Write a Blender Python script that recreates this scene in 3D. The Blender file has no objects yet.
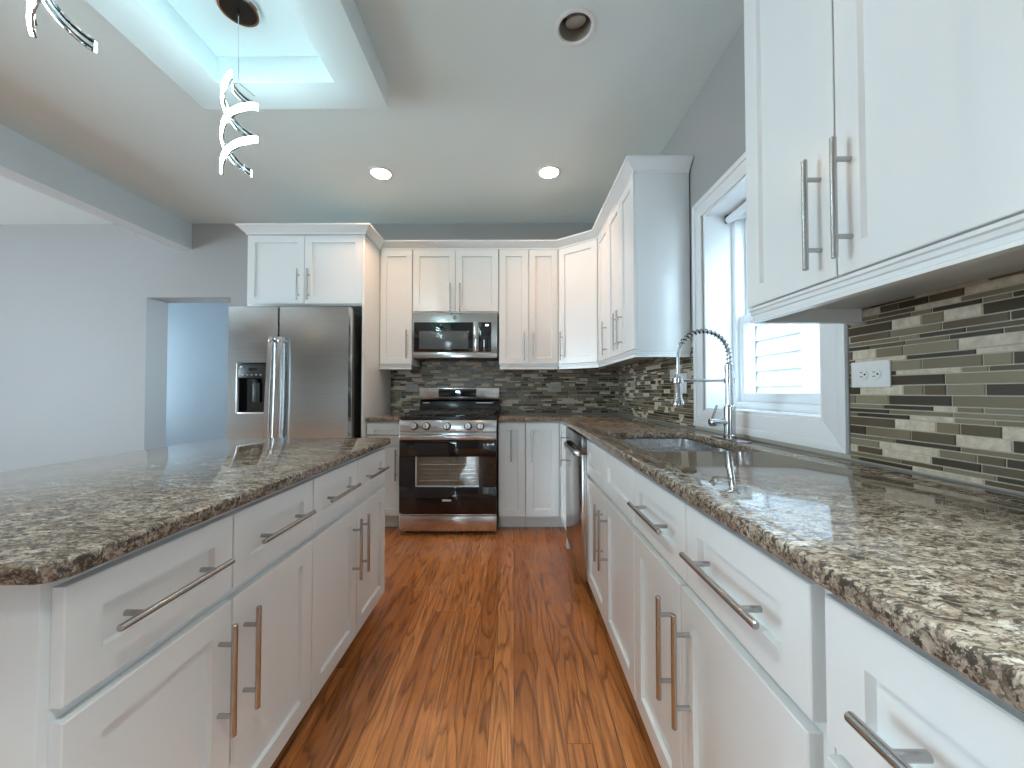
import bpy, bmesh, math, random
from mathutils import Vector as V, Matrix
import numpy as np

sc = bpy.context.scene
COL = sc.collection
PI = math.pi

# ------------------------------------------------------------------ camera
F_PX = 384.0
CAM_Z = 1.11
cam_d = bpy.data.cameras.new('camera')
cam = bpy.data.objects.new('camera', cam_d)
COL.objects.link(cam)
cam.location = (0, 0, CAM_Z)
cam.rotation_euler = (PI / 2 + math.atan(8 / F_PX), 0, math.atan(2 / F_PX))
cam_d.sensor_fit = 'HORIZONTAL'
cam_d.sensor_width = 36.0
cam_d.lens = 36.0 * F_PX / 1024.0
cam_d.clip_start = 0.02
sc.camera = cam

# ------------------------------------------------------------------ view, world, daylight
sc.view_settings.view_transform = 'Standard'
sc.view_settings.look = 'None'
sc.view_settings.gamma = 1
sc.view_settings.use_curve_mapping = False
sc.view_settings.exposure = 1.55

W = bpy.data.worlds.new('sky')
sc.world = W
W.use_nodes = True
W.node_tree.nodes['Background'].inputs[0].default_value = (0.66, 0.86, 1.0, 1)
W.node_tree.nodes['Background'].inputs[1].default_value = 6.3


def area(name, loc, rot, sx, sy, power, color, spread=PI):
    l = bpy.data.lights.new(name, 'AREA')
    l.shape = 'RECTANGLE'
    l.size, l.size_y = sx, sy
    l.energy = power
    l.color = color
    l.spread = spread
    o = bpy.data.objects.new(name, l)
    o.location = loc
    o.rotation_euler = rot
    COL.objects.link(o)
    return o


DAY = (0.76, 0.91, 1.0)
# daylight is the sky through five openings, some unseen and added for brightness; portals only tell the sampler where they are
for nm, loc, rot, sx, sy in (('portal_kitchen', (1.29, 1.664, 1.54), (0, PI / 2, 0), 1.05, .79),
                             ('portal_left', (-7.11, 0.3, 1.25), (0, -PI / 2, 0), 1.9, 2.4),
                             ('portal_rear', (-1.65, -7.11, 1.1), (PI / 2, 0, 0), .70, 2.1),
                             ('portal_hall_far', (-6.11, 4.92, 1.45), (0, -PI / 2, 0), 1.7, .4),
                             ('portal_hall', (-2.29, 4.75, 1.45), (0, PI / 2, 0), 1.7, .7)):
    area(nm, loc, rot, sx, sy, 1, (1, 1, 1)).data.cycles.is_portal = True
sun_d = bpy.data.lights.new('sun', 'SUN')
sun_d.energy = 1.2
sun_d.angle = 0.01
sun_d.color = (1.0, 0.97, 0.92)
sun = bpy.data.objects.new('sun', sun_d)
sun.rotation_euler = (0, math.radians(-40), math.radians(6))
COL.objects.link(sun)

# ------------------------------------------------------------------ materials
MATS = {}


class NT:
    def __init__(s, name):
        s.m = bpy.data.materials.new(name)
        s.m.use_nodes = True
        s.t = s.m.node_tree
        s.n = s.t.nodes
        s.b = s.n['Principled BSDF']

    def new(s, typ, ins=None, **kw):
        n = s.n.new(typ)
        for k, v in kw.items():
            setattr(n, k, v)
        for k, v in (ins or {}).items():
            if isinstance(v, bpy.types.NodeSocket):
                s.t.links.new(v, n.inputs[k])
            else:
                n.inputs[k].default_value = v
        return n

    def link(s, a, b):
        s.t.links.new(a, b)

    def math(s, op, a, b=0.0, c=0.0):
        n = s.n.new('ShaderNodeMath')
        n.operation = op
        for i, v in enumerate((a, b, c)):
            if isinstance(v, bpy.types.NodeSocket):
                s.t.links.new(v, n.inputs[i])
            else:
                n.inputs[i].default_value = v
        return n.outputs[0]

    def ramp(s, fac, stops, interp='LINEAR'):
        n = s.n.new('ShaderNodeValToRGB')
        n.color_ramp.interpolation = interp
        e = n.color_ramp.elements
        while len(e) < len(stops):
            e.new(0.5)
        for i, (p, c) in enumerate(stops):
            e[i].position = p
            e[i].color = (c[0], c[1], c[2], 1) if not isinstance(c, (int, float)) else (c, c, c, 1)
        s.t.links.new(fac, n.inputs[0])
        return n.outputs[0]

    def mix(s, fac, a, b, mode='MIX'):
        n = s.n.new('ShaderNodeMix')
        n.data_type = 'RGBA'
        n.blend_type = mode
        for idx, v in ((0, fac), (6, a), (7, b)):
            if isinstance(v, bpy.types.NodeSocket):
                s.t.links.new(v, n.inputs[idx])
            elif idx == 0:
                n.inputs[idx].default_value = v
            else:
                n.inputs[idx].default_value = (*v, 1)
        return n.outputs[2]

    def bump(s, h, strength, dist=0.001):
        n = s.new('ShaderNodeBump', {'Strength': strength, 'Distance': dist, 'Height': h})
        s.link(n.outputs[0], s.b.inputs['Normal'])

    def coord(s):
        return s.new('ShaderNodeTexCoord').outputs['Object']

    def scaled(s, vec, sc_):
        n = s.new('ShaderNodeMapping', {'Vector': vec, 'Scale': sc_})
        return n.outputs[0]

    def noise(s, vec, scale, detail=3, rough=0.5, dist=0.0):
        return s.new('ShaderNodeTexNoise', {'Vector': vec, 'Scale': scale, 'Detail': detail, 'Roughness': rough,
                                            'Distortion': dist}).outputs['Fac']


def simple(name, col, rough=0.5, metal=0.0, coat=0.0, emit=None, estr=0.0, bump=0.0, bscale=300, spec=0.5):
    t = NT(name)
    t.b.inputs['Base Color'].default_value = (*col, 1)
    t.b.inputs['Roughness'].default_value = rough
    t.b.inputs['Metallic'].default_value = metal
    t.b.inputs['Coat Weight'].default_value = coat
    t.b.inputs['Specular IOR Level'].default_value = spec
    if emit:
        t.b.inputs['Emission Color'].default_value = (*emit, 1)
        t.b.inputs['Emission Strength'].default_value = estr
    if bump:
        t.bump(t.noise(t.coord(), bscale, 2), bump, 0.0006)
    MATS[name] = t.m
    return t.m


def mottled(name, c0, c1, scale, rough, bump=0.0, bscale=250):
    t = NT(name)
    v = t.coord()
    t.link(t.mix(t.noise(v, scale, 3), c0, c1), t.b.inputs['Base Color'])
    t.b.inputs['Roughness'].default_value = rough
    if bump:
        t.bump(t.noise(v, bscale, 2), bump, 0.0006)
    MATS[name] = t.m
    return t.m


mottled('cabinet_paint', (0.78, 0.80, 0.80), (0.81, 0.83, 0.83), 2.0, 0.22, 0.12, 420)
mottled('trim_paint', (0.82, 0.82, 0.82), (0.85, 0.85, 0.85), 2.0, 0.25)
mottled('wall_paint', (0.36, 0.357, 0.35), (0.39, 0.387, 0.38), 1.3, 0.55, 0.15, 350)
mottled('ceiling_paint', (0.77, 0.86, 0.86), (0.80, 0.89, 0.89), 1.1, 0.6, 0.15, 300)
mottled('beam_paint', (0.68, 0.73, 0.76), (0.71, 0.76, 0.79), 1.5, 0.5, 0.1, 300)
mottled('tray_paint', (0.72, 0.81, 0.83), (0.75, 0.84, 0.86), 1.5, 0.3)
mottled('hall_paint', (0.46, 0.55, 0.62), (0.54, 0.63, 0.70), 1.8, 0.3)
simple('black_gap', (0.01, 0.01, 0.01), 0.6)
simple('black_glass', (0.006, 0.006, 0.007), 0.04, coat=0.4)
simple('black_enamel', (0.012, 0.012, 0.013), 0.18)
simple('cast_iron', (0.03, 0.027, 0.025), 0.45)
simple('dark_plastic', (0.03, 0.034, 0.034), 0.3)
simple('grey_plastic', (0.10, 0.125, 0.135), 0.12)
simple('white_plastic', (0.78, 0.78, 0.76), 0.3)
simple('greige_plastic', (0.44, 0.43, 0.39), 0.35)
simple('handle_nickel', (0.46, 0.455, 0.45), 0.25, 1.0)
simple('chrome', (0.72, 0.73, 0.74), 0.08, 1.0)
simple('faucet_nickel', (0.50, 0.50, 0.50), 0.16, 1.0)
simple('dark_chrome', (0.10, 0.11, 0.12), 0.08, 1.0)
simple('led_strip', (0.9, 0.95, 1.0), 0.4, emit=(0.62, 0.94, 1.0), estr=19.0)
simple('lamp_warm', (1, 0.9, 0.8), 0.4, emit=(1.0, 0.80, 0.56), estr=22.0)
simple('lamp_off', (0.40, 0.40, 0.37), 0.25, bump=0.8, bscale=60)
simple('can_interior', (0.33, 0.32, 0.27), 0.3)
simple('display_light', (0.5, 0.7, 1.0), 0.4, emit=(0.55, 0.75, 1.0), estr=3.0)
simple('badge_light', (0.75, 0.75, 0.75), 0.3, 0.6)
simple('print_grey', (0.16, 0.17, 0.17), 0.5)
simple('sticker_white', (0.85, 0.85, 0.85), 0.4)
simple('oven_interior', (0.20, 0.18, 0.145), 0.5)
simple('grout', (0.55, 0.50, 0.41), 0.8)
simple('house_wall', (0.17, 0.18, 0.19), 0.6)
simple('lawn', (0.35, 0.36, 0.34), 0.9)
simple('blind_fabric', (0.80, 0.82, 0.84), 0.5)
simple('vinyl', (0.84, 0.86, 0.88), 0.3)

t = NT('exterior_brick')
bk = t.new('ShaderNodeTexBrick', {'Vector': t.new('ShaderNodeMapping', {'Vector': t.coord(), 'Rotation': (PI / 2, 0, PI / 2)}).outputs[0],
                                  'Color1': (0.09, 0.097, 0.107, 1), 'Color2': (0.12, 0.127, 0.137, 1), 'Mortar': (0.19, 0.20, 0.21, 1),
                                  'Scale': 1.0, 'Brick Width': 0.21, 'Row Height': 0.075, 'Mortar Size': 0.008})
t.link(bk.outputs[0], t.b.inputs['Base Color'])
t.b.inputs['Roughness'].default_value = 0.8
MATS['exterior_brick'] = t.m

# window and oven glass: thin, clear, lightly reflecting
t = NT('window_glass')
tr = t.new('ShaderNodeBsdfTransparent', {'Color': (0.95, 0.98, 1.0, 1)})
gl = t.new('ShaderNodeBsdfGlossy', {'Color': (1, 1, 1, 1), 'Roughness': 0.02})
mx = t.new('ShaderNodeMixShader', {0: 0.06})
t.link(tr.outputs[0], mx.inputs[1])
t.link(gl.outputs[0], mx.inputs[2])
t.link(mx.outputs[0], t.n['Material Output'].inputs[0])
MATS['window_glass'] = t.m
t = NT('oven_glass')
tr = t.new('ShaderNodeBsdfTransparent', {'Color': (0.92, 0.90, 0.87, 1)})
gl = t.new('ShaderNodeBsdfGlossy', {'Color': (1, 1, 1, 1), 'Roughness': 0.03})
mx = t.new('ShaderNodeMixShader', {0: 0.07})
t.link(tr.outputs[0], mx.inputs[1])
t.link(gl.outputs[0], mx.inputs[2])
t.link(mx.outputs[0], t.n['Material Output'].inputs[0])
MATS['oven_glass'] = t.m


def steel(name, col, rough, sx, sy, sz):
    t = NT(name)
    v = t.scaled(t.coord(), (sx, sy, sz))
    n = t.noise(v, 1.0, 4, 0.6)
    t.link(t.ramp(n, [(0.25, tuple(c * 0.90 for c in col)), (0.75, tuple(min(1, c * 1.08) for c in col))]), t.b.inputs['Base Color'])
    t.link(t.ramp(n, [(0.2, rough * 0.8), (0.8, rough * 1.25)]), t.b.inputs['Roughness'])
    t.b.inputs['Metallic'].default_value = 1.0
    MATS[name] = t.m


steel('stainless', (0.60, 0.59, 0.58), 0.20, 3, 3, 400)
steel('stainless_fridge', (0.63, 0.67, 0.68), 0.17, 2.0, 2.0, 300)
steel('stainless_mirror', (0.55, 0.53, 0.51), 0.17, 3, 3, 300)
steel('stainless_dark', (0.20, 0.19, 0.18), 0.22, 3, 3, 300)
steel('sink_steel', (0.78, 0.79, 0.80), 0.22, 300, 3, 3)

# granite: cream ground, taupe clouds, dark brown-black flecks
t = NT('granite')
v = t.coord()
nv = t.new('ShaderNodeTexNoise', {'Vector': v, 'Scale': 30.0, 'Detail': 3.0})
wv = t.new('ShaderNodeVectorMath', {0: t.new('ShaderNodeVectorMath', {0: nv.outputs['Color'], 3: 0.022}, operation='SCALE').outputs[0], 1: v}, operation='ADD').outputs[0]
wv = t.scaled(wv, (0.52, 1.0, 1.0))
big = t.noise(wv, 36, 4, 0.6)
mid = t.noise(wv, 98, 5, 0.68)
fine = t.noise(wv, 240, 3, 0.6)
ground = t.ramp(big, [(0.36, (0.09, 0.062, 0.043)), (0.46, (0.23, 0.17, 0.12)), (0.55, (0.37, 0.30, 0.23)), (0.66, (0.55, 0.50, 0.43))])
ground = t.mix(0.45, ground, t.ramp(fine, [(0.34, (0.11, 0.08, 0.055)), (0.52, (0.35, 0.28, 0.215)), (0.70, (0.64, 0.59, 0.52))]))
fleck = t.ramp(mid, [(0.42, 1.0), (0.475, 0.0)])
vein = t.math('ABSOLUTE', t.math('SUBTRACT', t.noise(wv, 60, 4, 0.6), 0.5))
vein = t.ramp(vein, [(0.012, 1.0), (0.045, 0.0)])
c = t.mix(t.math('MULTIPLY', fleck, 0.92), ground, (0.040, 0.031, 0.026))
c = t.mix(t.math('MULTIPLY', vein, 0.75), c, (0.065, 0.048, 0.038))
t.link(c, t.b.inputs['Base Color'])
t.b.inputs['Roughness'].default_value = 0.05
t.b.inputs['Specular IOR Level'].default_value = 0.38
MATS['granite'] = t.m

# oak strip floor, boards running away from the camera
t = NT('oak_floor')
v = t.coord()
sp = t.new('ShaderNodeSeparateXYZ', {0: v})
X, Y = sp.outputs[0], sp.outputs[1]
BW = 0.083
px = t.math('DIVIDE', X, BW)
row = t.math('FLOOR', px)
wn = t.new('ShaderNodeTexWhiteNoise', {'W': row}, noise_dimensions='1D').outputs['Value']
yy = t.math('ADD', Y, t.math('MULTIPLY', wn, 9.0))
seg = t.math('FLOOR', t.math('DIVIDE', yy, 1.15))
wn2 = t.new('ShaderNodeTexWhiteNoise', {'Vector': t.new('ShaderNodeCombineXYZ', {0: row, 1: seg}).outputs[0]}, noise_dimensions='2D').outputs['Value']
gx = t.math('ADD', X, t.math('MULTIPLY', wn2, 37.0))
g1 = t.new('ShaderNodeCombineXYZ', {0: t.math('MULTIPLY', gx, 8.0), 1: t.math('MULTIPLY', yy, 0.75), 2: t.math('MULTIPLY', wn2, 11.0)}).outputs[0]
fld = t.noise(g1, 1.0, 2, 0.45, 0.25)
rings = t.math('FRACT', t.math('MULTIPLY', fld, 13.0))
ringc = t.ramp(rings, [(0.0, 0.35), (0.10, 0.0), (0.60, 0.0), (0.84, 0.55), (0.93, 1.0), (1.0, 0.75)])
g2 = t.new('ShaderNodeCombineXYZ', {0: t.math('MULTIPLY', gx, 170.0), 1: t.math('MULTIPLY', yy, 5.0), 2: 0.0}).outputs[0]
pore = t.ramp(t.noise(g2, 1.0, 3, 0.6), [(0.38, 1.0), (0.56, 0.0)])
tone = t.ramp(wn2, [(0.0, (0.44, 0.152, 0.040)), (0.5, (0.54, 0.196, 0.057)), (1.0, (0.64, 0.252, 0.080))])
c = t.mix(t.math('MULTIPLY', t.math('MULTIPLY', ringc, t.math('ADD', 0.35, t.noise(g2, 1.3, 2, 0.5))), 0.75), tone, (0.075, 0.022, 0.006))
c = t.mix(t.math('MULTIPLY', pore, 0.55), c, (0.120, 0.038, 0.011))
fx = t.math('FRACT', px)
seam = t.math('GREATER_THAN', t.math('ABSOLUTE', t.math('SUBTRACT', fx, 0.5)), 0.488)
fy = t.math('FRACT', t.math('DIVIDE', yy, 1.15))
seam = t.math('MAXIMUM', seam, t.math('LESS_THAN', fy, 0.0016))
c = t.mix(t.math('MULTIPLY', seam, 0.75), c, (0.025, 0.009, 0.005))
t.link(c, t.b.inputs['Base Color'])
t.link(t.ramp(pore, [(0.0, 0.20), (1.0, 0.32)]), t.b.inputs['Roughness'])
t.b.inputs['Coat Weight'].default_value = 0.08
t.b.inputs['Coat Roughness'].default_value = 0.16
t.bump(t.math('ADD', t.math('MULTIPLY', pore, 0.4), seam), -0.25, 0.0006)
MATS['oak_floor'] = t.m


def tile_mat(name, c0, c1, rough, sx=40):
    t = NT(name)
    v = t.coord()
    t.link(t.mix(t.ramp(t.noise(v, sx, 4, 0.6), [(0.3, 0.0), (0.7, 1.0)]), c0, c1), t.b.inputs['Base Color'])
    t.b.inputs['Roughness'].default_value = rough
    MATS[name] = t.m


tile_mat('tile_dark', (0.043, 0.030, 0.014), (0.056, 0.039, 0.019), 0.28, 6)
tile_mat('tile_brown', (0.100, 0.070, 0.036), (0.122, 0.088, 0.047), 0.3, 6)
tile_mat('tile_taupe', (0.195, 0.152, 0.092), (0.22, 0.176, 0.108), 0.36, 6)
tile_mat('tile_grey', (0.25, 0.205, 0.135), (0.285, 0.235, 0.158), 0.4, 6)
tile_mat('tile_stone', (0.50, 0.42, 0.31), (0.74, 0.65, 0.52), 0.5, 55)
TILES = ['grout', 'tile_dark', 'tile_brown', 'tile_taupe', 'tile_grey', 'tile_stone']


# ------------------------------------------------------------------ mesh builder
class MB:
    def __init__(s):
        s.bm = bmesh.new()

    def face(s, pts, mi=0):
        f = s.bm.faces.new([s.bm.verts.new(V(p)) for p in pts])
        f.material_index = mi
        return f

    def hexa(s, p, bev=0.0, mi=0, seg=2):
        """p: 8 corners, bottom four then top four, same winding"""
        v = [s.bm.verts.new(V(q)) for q in p]
        fs = [s.bm.faces.new([v[i] for i in q]) for q in
              ((0, 3, 2, 1), (4, 5, 6, 7), (0, 1, 5, 4), (1, 2, 6, 5), (2, 3, 7, 6), (3, 0, 4, 7))]
        for f in fs:
            f.material_index = mi
        if bev:
            es = list({e for f in fs for e in f.edges})
            r = bmesh.ops.bevel(s.bm, geom=es, offset=bev, segments=seg, affect='EDGES', profile=0.5)
            for f in r['faces']:
                f.material_index = mi
        return s

    def box(s, x0, x1, y0, y1, z0, z1, bev=0.0, mi=0):
        x0, x1 = sorted((x0, x1)); y0, y1 = sorted((y0, y1)); z0, z1 = sorted((z0, z1))
        return s.hexa([(x0, y0, z0), (x1, y0, z0), (x1, y1, z0), (x0, y1, z0),
                       (x0, y0, z1), (x1, y0, z1), (x1, y1, z1), (x0, y1, z1)], bev, mi)

    def tube(s, path, r, seg=12, closed=False, caps=True, mi=0):
        pts = [V(p) for p in path]
        n = len(pts)
        rs = r if isinstance(r, (list, tuple)) else [r] * n
        rings = []
        ref = None
        for i in range(n):
            a = pts[(i - 1) % n] if (closed or i > 0) else pts[i]
            b = pts[(i + 1) % n] if (closed or i < n - 1) else pts[i]
            d = (b - a).normalized()
            if ref is None:
                ref = V((0, 0, 1)) if abs(d.z) < 0.9 else V((1, 0, 0))
            u = (ref - d * ref.dot(d)).normalized()
            ref = u
            w = d.cross(u)
            rings.append([s.bm.verts.new(pts[i] + (u * math.cos(2 * PI * k / seg) + w * math.sin(2 * PI * k / seg)) * rs[i]) for k in range(seg)])
        m = n if closed else n - 1
        for i in range(m):
            A, B = rings[i], rings[(i + 1) % n]
            for k in range(seg):
                f = s.bm.faces.new((A[k], A[(k + 1) % seg], B[(k + 1) % seg], B[k]))
                f.material_index = mi
        if caps and not closed:
            for f in (s.bm.faces.new(rings[0][::-1]), s.bm.faces.new(rings[-1])):
                f.material_index = mi
        return s

    def lathe(s, prof, c=(0, 0, 0), axis=(0, 0, 1), seg=32, mi=0):
        """prof: list of (radius, height along axis)"""
        ax = V(axis).normalized()
        u = ax.orthogonal().normalized()
        w = ax.cross(u)
        c = V(c)
        rings = []
        for r, h in prof:
            if r < 1e-6:
                rings.append([s.bm.verts.new(c + ax * h)])
            else:
                rings.append([s.bm.verts.new(c + ax * h + (u * math.cos(2 * PI * k / seg) + w * math.sin(2 * PI * k / seg)) * r) for k in range(seg)])
        for A, B in zip(rings, rings[1:]):
            for k in range(seg):
                k2 = (k + 1) % seg
                if len(A) == 1 and len(B) == 1:
                    continue
                if len(A) == 1:
                    f = s.bm.faces.new((A[0], B[k2], B[k]))
                elif len(B) == 1:
                    f = s.bm.faces.new((A[k], A[k2], B[0]))
                else:
                    f = s.bm.faces.new((A[k], A[k2], B[k2], B[k]))
                f.material_index = mi
        return s

    def slab(s, outer, hole, z0, z1, bev=0.0):
        """plan polygon (with an optional hole) extruded in z, eased top and bottom edges"""
        def loop(pts):
            vs = [s.bm.verts.new((p[0], p[1], z0)) for p in pts]
            return [s.bm.edges.new((vs[i], vs[(i + 1) % len(vs)])) for i in range(len(vs))]
        es = loop(outer)
        if hole:
            es += loop(hole)
        r = bmesh.ops.triangle_fill(s.bm, edges=es, use_beauty=True, use_dissolve=False)
        fs = [g for g in r['geom'] if isinstance(g, bmesh.types.BMFace)]
        e = bmesh.ops.extrude_face_region(s.bm, geom=fs)
        vs = [g for g in e['geom'] if isinstance(g, bmesh.types.BMVert)]
        bmesh.ops.translate(s.bm, vec=(0, 0, z1 - z0), verts=vs)
        bmesh.ops.recalc_face_normals(s.bm, faces=s.bm.faces[:])
        if bev:
            ed = [q for q in s.bm.edges if len(q.link_faces) == 2 and q.calc_face_angle() > 1.2 and abs(q.verts[0].co.z - q.verts[1].co.z) < 1e-6]
            bmesh.ops.bevel(s.bm, geom=ed, offset=bev, segments=3, affect='EDGES', profile=0.5)
        return s

    def sweep(s, path, prof, caps=True):
        """mitred sweep: path of plan points, profile of (outward to the right, z)"""
        P = [V((p[0], p[1])) for p in path]
        n = len(P)
        rings = []
        for i in range(n):
            d0 = (P[i] - P[i - 1]).normalized() if i > 0 else None
            d1 = (P[i + 1] - P[i]).normalized() if i < n - 1 else None
            r0 = V((d0.y, -d0.x)) if d0 else None
            r1 = V((d1.y, -d1.x)) if d1 else None
            if r0 and r1:
                m = (r0 + r1).normalized()
                m = m / max(0.2, m.dot(r0))
            else:
                m = r0 or r1
            rings.append([s.bm.verts.new((P[i].x + m.x * o, P[i].y + m.y * o, z)) for o, z in prof])
        k = len(prof)
        for A, B in zip(rings, rings[1:]):
            for j in range(k):
                s.bm.faces.new((A[j], A[(j + 1) % k], B[(j + 1) % k], B[j]))
        if caps:
            s.bm.faces.new(rings[0][::-1])
            s.bm.faces.new(rings[-1])
        return s

    def panel(s, fr, a0, a1, z0, z1, t=0.02, stile=0.057, rec=0.011, slope=0.005, e=0.0018):
        """shaker front: flat rails and stiles round a sunk centre"""
        def ring(ia, iz, d):
            return [s.bm.verts.new(fr(a0 + ia, z0 + iz, d)), s.bm.verts.new(fr(a1 - ia, z0 + iz, d)),
                    s.bm.verts.new(fr(a1 - ia, z1 - iz, d)), s.bm.verts.new(fr(a0 + ia, z1 - iz, d))]
        R = [ring(0, 0, -t), ring(0, 0, -e), ring(e, e, 0), ring(stile, stile, 0), ring(stile + slope * 0.5, stile + slope * 0.5, -rec)]
        fs = []
        for A, B in zip(R, R[1:]):
            for k in range(4):
                fs.append(s.bm.faces.new((A[k], A[(k + 1) % 4], B[(k + 1) % 4], B[k])))
        fs.append(s.bm.faces.new(R[-1]))
        fs.append(s.bm.faces.new(R[0][::-1]))
        return s

    def build(s, name, mats, parent=None, smooth=0.6, root=None):
        bmesh.ops.recalc_face_normals(s.bm, faces=s.bm.faces[:])
        off = V((0, 0, 0))
        p = parent
        while p is not None:
            off += p.location
            p = p.parent
        if root is not None:
            off += V(root)
        if off.length:
            bmesh.ops.translate(s.bm, vec=-off, verts=s.bm.verts[:])
        for f in s.bm.faces:
            f.smooth = True
        for e_ in s.bm.edges:
            if len(e_.link_faces) != 2 or e_.calc_face_angle(9) > smooth:
                e_.smooth = False
        me = bpy.data.meshes.new(name)
        s.bm.to_mesh(me)
        s.bm.free()
        for m in (mats if isinstance(mats, (list, tuple)) else [mats]):
            me.materials.append(MATS[m])
        o = bpy.data.objects.new(name, me)
        COL.objects.link(o)
        if root is not None:
            o.location = root
        if parent is not None:
            o.parent = parent
        return o


def tag(o, label, cat, group=None, kind=None):
    o['label'] = label
    o['category'] = cat
    if group:
        o['group'] = group
    if kind:
        o['kind'] = kind
    return o


def thing(name, loc, label, cat, group=None, kind=None):
    o = bpy.data.objects.new(name, None)
    o.empty_display_size = 0.05
    o.location = loc
    COL.objects.link(o)
    return tag(o, label, cat, group, kind)


def struct(o, label, cat):
    return tag(o, label, cat, None, 'structure')


def frame(o, u, n):
    o, u, n = V(o), V(u).normalized(), V(n).normalized()
    return lambda a, z, d: o + u * a + V((0, 0, z)) + n * d


def text_mesh(txt, size, loc, rot, mat, name, parent, depth=0.0006):
    cu = bpy.data.curves.new(name, 'FONT')
    cu.body = txt
    cu.size = size
    cu.extrude = depth
    cu.align_x = 'CENTER'
    cu.align_y = 'CENTER'
    tmp = bpy.data.objects.new('tmp', cu)
    COL.objects.link(tmp)
    dg = bpy.context.evaluated_depsgraph_get()
    me = bpy.data.meshes.new_from_object(tmp.evaluated_get(dg))
    bpy.data.objects.remove(tmp)
    me.transform(Matrix.Translation(V(loc)) @ rot.to_4x4())
    off = V((0, 0, 0))
    p = parent
    while p is not None:
        off += p.location
        p = p.parent
    me.transform(Matrix.Translation(-off))
    me.materials.clear()
    me.materials.append(MATS[mat])
    o = bpy.data.objects.new(name, me)
    COL.objects.link(o)
    o.parent = parent
    return o


def handle(parent, fr, a, z, vert=True, L=0.25, out=0.035):
    m = MB()
    h = L / 2
    P = (lambda q, d: fr(a, z + q, d)) if vert else (lambda q, d: fr(a + q, z, d))
    r = 0.0062
    m.tube([P(-h, out), P(-h + 0.0015, out), P(h - 0.0015, out), P(h, out)], [r * 0.8, r, r, r * 0.8], 14)
    for q in (-h * 0.64, h * 0.64):
        m.tube([P(q, -0.0005), P(q, out)], 0.0052, 12)
    return m.build('handle', 'handle_nickel', parent)


def door(parent, fr, a0, a1, z0, z1, h=None, name='door', stile=0.057, hz=None, L=0.25):
    d = MB().panel(fr, a0, a1, z0, z1, stile=stile).build(name, 'cabinet_paint', parent)
    if h is not None:
        handle(d, fr, h, hz, True, L)
    return d


def drawer(parent, fr, a0, a1, z0, z1, h=True, L=0.25):
    d = MB().panel(fr, a0, a1, z0, z1, stile=0.055).build('drawer' if h else 'false_drawer_front', 'cabinet_paint', parent)
    if h:
        handle(d, fr, (a0 + a1) / 2, (z0 + z1) / 2, False, L)
    return d


def carcass(parent, fr, a0, a1, z0, z1, depth, toe=0.0, d0=-0.0205, name='carcass'):
    """cabinet box behind its doors; with a recessed toe kick when toe > 0"""
    m = MB()
    def hx(A0, A1, Z0, Z1, D0, D1, bev=0.001):
        m.hexa([fr(A0, Z0, D0), fr(A1, Z0, D0), fr(A1, Z0, D1), fr(A0, Z0, D1),
                fr(A0, Z1, D0), fr(A1, Z1, D0), fr(A1, Z1, D1), fr(A0, Z1, D1)], bev)
    hx(a0, a1, z0 + toe, z1, d0, -depth)
    o = m.build(name, 'cabinet_paint', parent)
    if toe:
        m = MB()
        m.hexa([fr(a0, z0, d0 - 0.065), fr(a1, z0, d0 - 0.065), fr(a1, z0, d0 - 0.085), fr(a0, z0, d0 - 0.085),
                fr(a0, z0 + toe, d0 - 0.065), fr(a1, z0 + toe, d0 - 0.065), fr(a1, z0 + toe, d0 - 0.085), fr(a0, z0 + toe, d0 - 0.085)], 0.001)
        m.build('toe_kick', 'cabinet_paint', parent)
    return o


# ------------------------------------------------------------------ the setting
XR, YB, ZC = 1.02, 3.72, 2.76
XL, YF = -7.0, -7.0
HX0, HX1, HYE = -6.0, -2.4, 5.6

m = MB(); m.box(XL - .2, XR + .2, YF - .2, HYE + .2, -0.12, 0.0)
struct(m.build('floor', 'oak_floor'), 'glossy reddish brown oak strip floor between the cabinet runs', 'floor')
EYE = (.277, 1.709)
m = MB(); m.slab([(XL - .2, YF - .2), (XR + .2, YF - .2), (XR + .2, HYE + .2), (XL - .2, HYE + .2)],
                 [(EYE[0] + .079 * math.cos(2 * PI * k / 40), EYE[1] + .079 * math.sin(2 * PI * k / 40)) for k in range(40)], ZC, ZC + 0.15)
struct(m.build('ceiling', 'ceiling_paint'), 'flat grey painted ceiling over the kitchen', 'ceiling')

WT = 0.23
DX0, DX1, DZ = -3.59, -2.77, 2.035
m = MB()
m.box(XL, DX0, YB, YB + WT, 0, ZC); m.box(DX0, DX1, YB, YB + WT, DZ, ZC); m.box(DX1, XR, YB, YB + WT, 0, ZC)
bmesh.ops.remove_doubles(m.bm, verts=m.bm.verts[:], dist=1e-5)
struct(m.build('wall_back', 'wall_paint'), 'grey back wall with the doorway opening beside the refrigerator', 'wall')

WY0, WY1, WZ0, WZ1 = 1.272, 2.056, 1.014, 2.063
m = MB()
m.box(XR, XR + .26, YF, WY0, 0, ZC); m.box(XR, XR + .26, WY1, YB + WT, 0, ZC)
m.box(XR, XR + .26, WY0, WY1, 0, WZ0); m.box(XR, XR + .26, WY0, WY1, WZ1, ZC)
struct(m.build('wall_right', 'wall_paint'), 'blue grey right wall above and around the window', 'wall')

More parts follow.
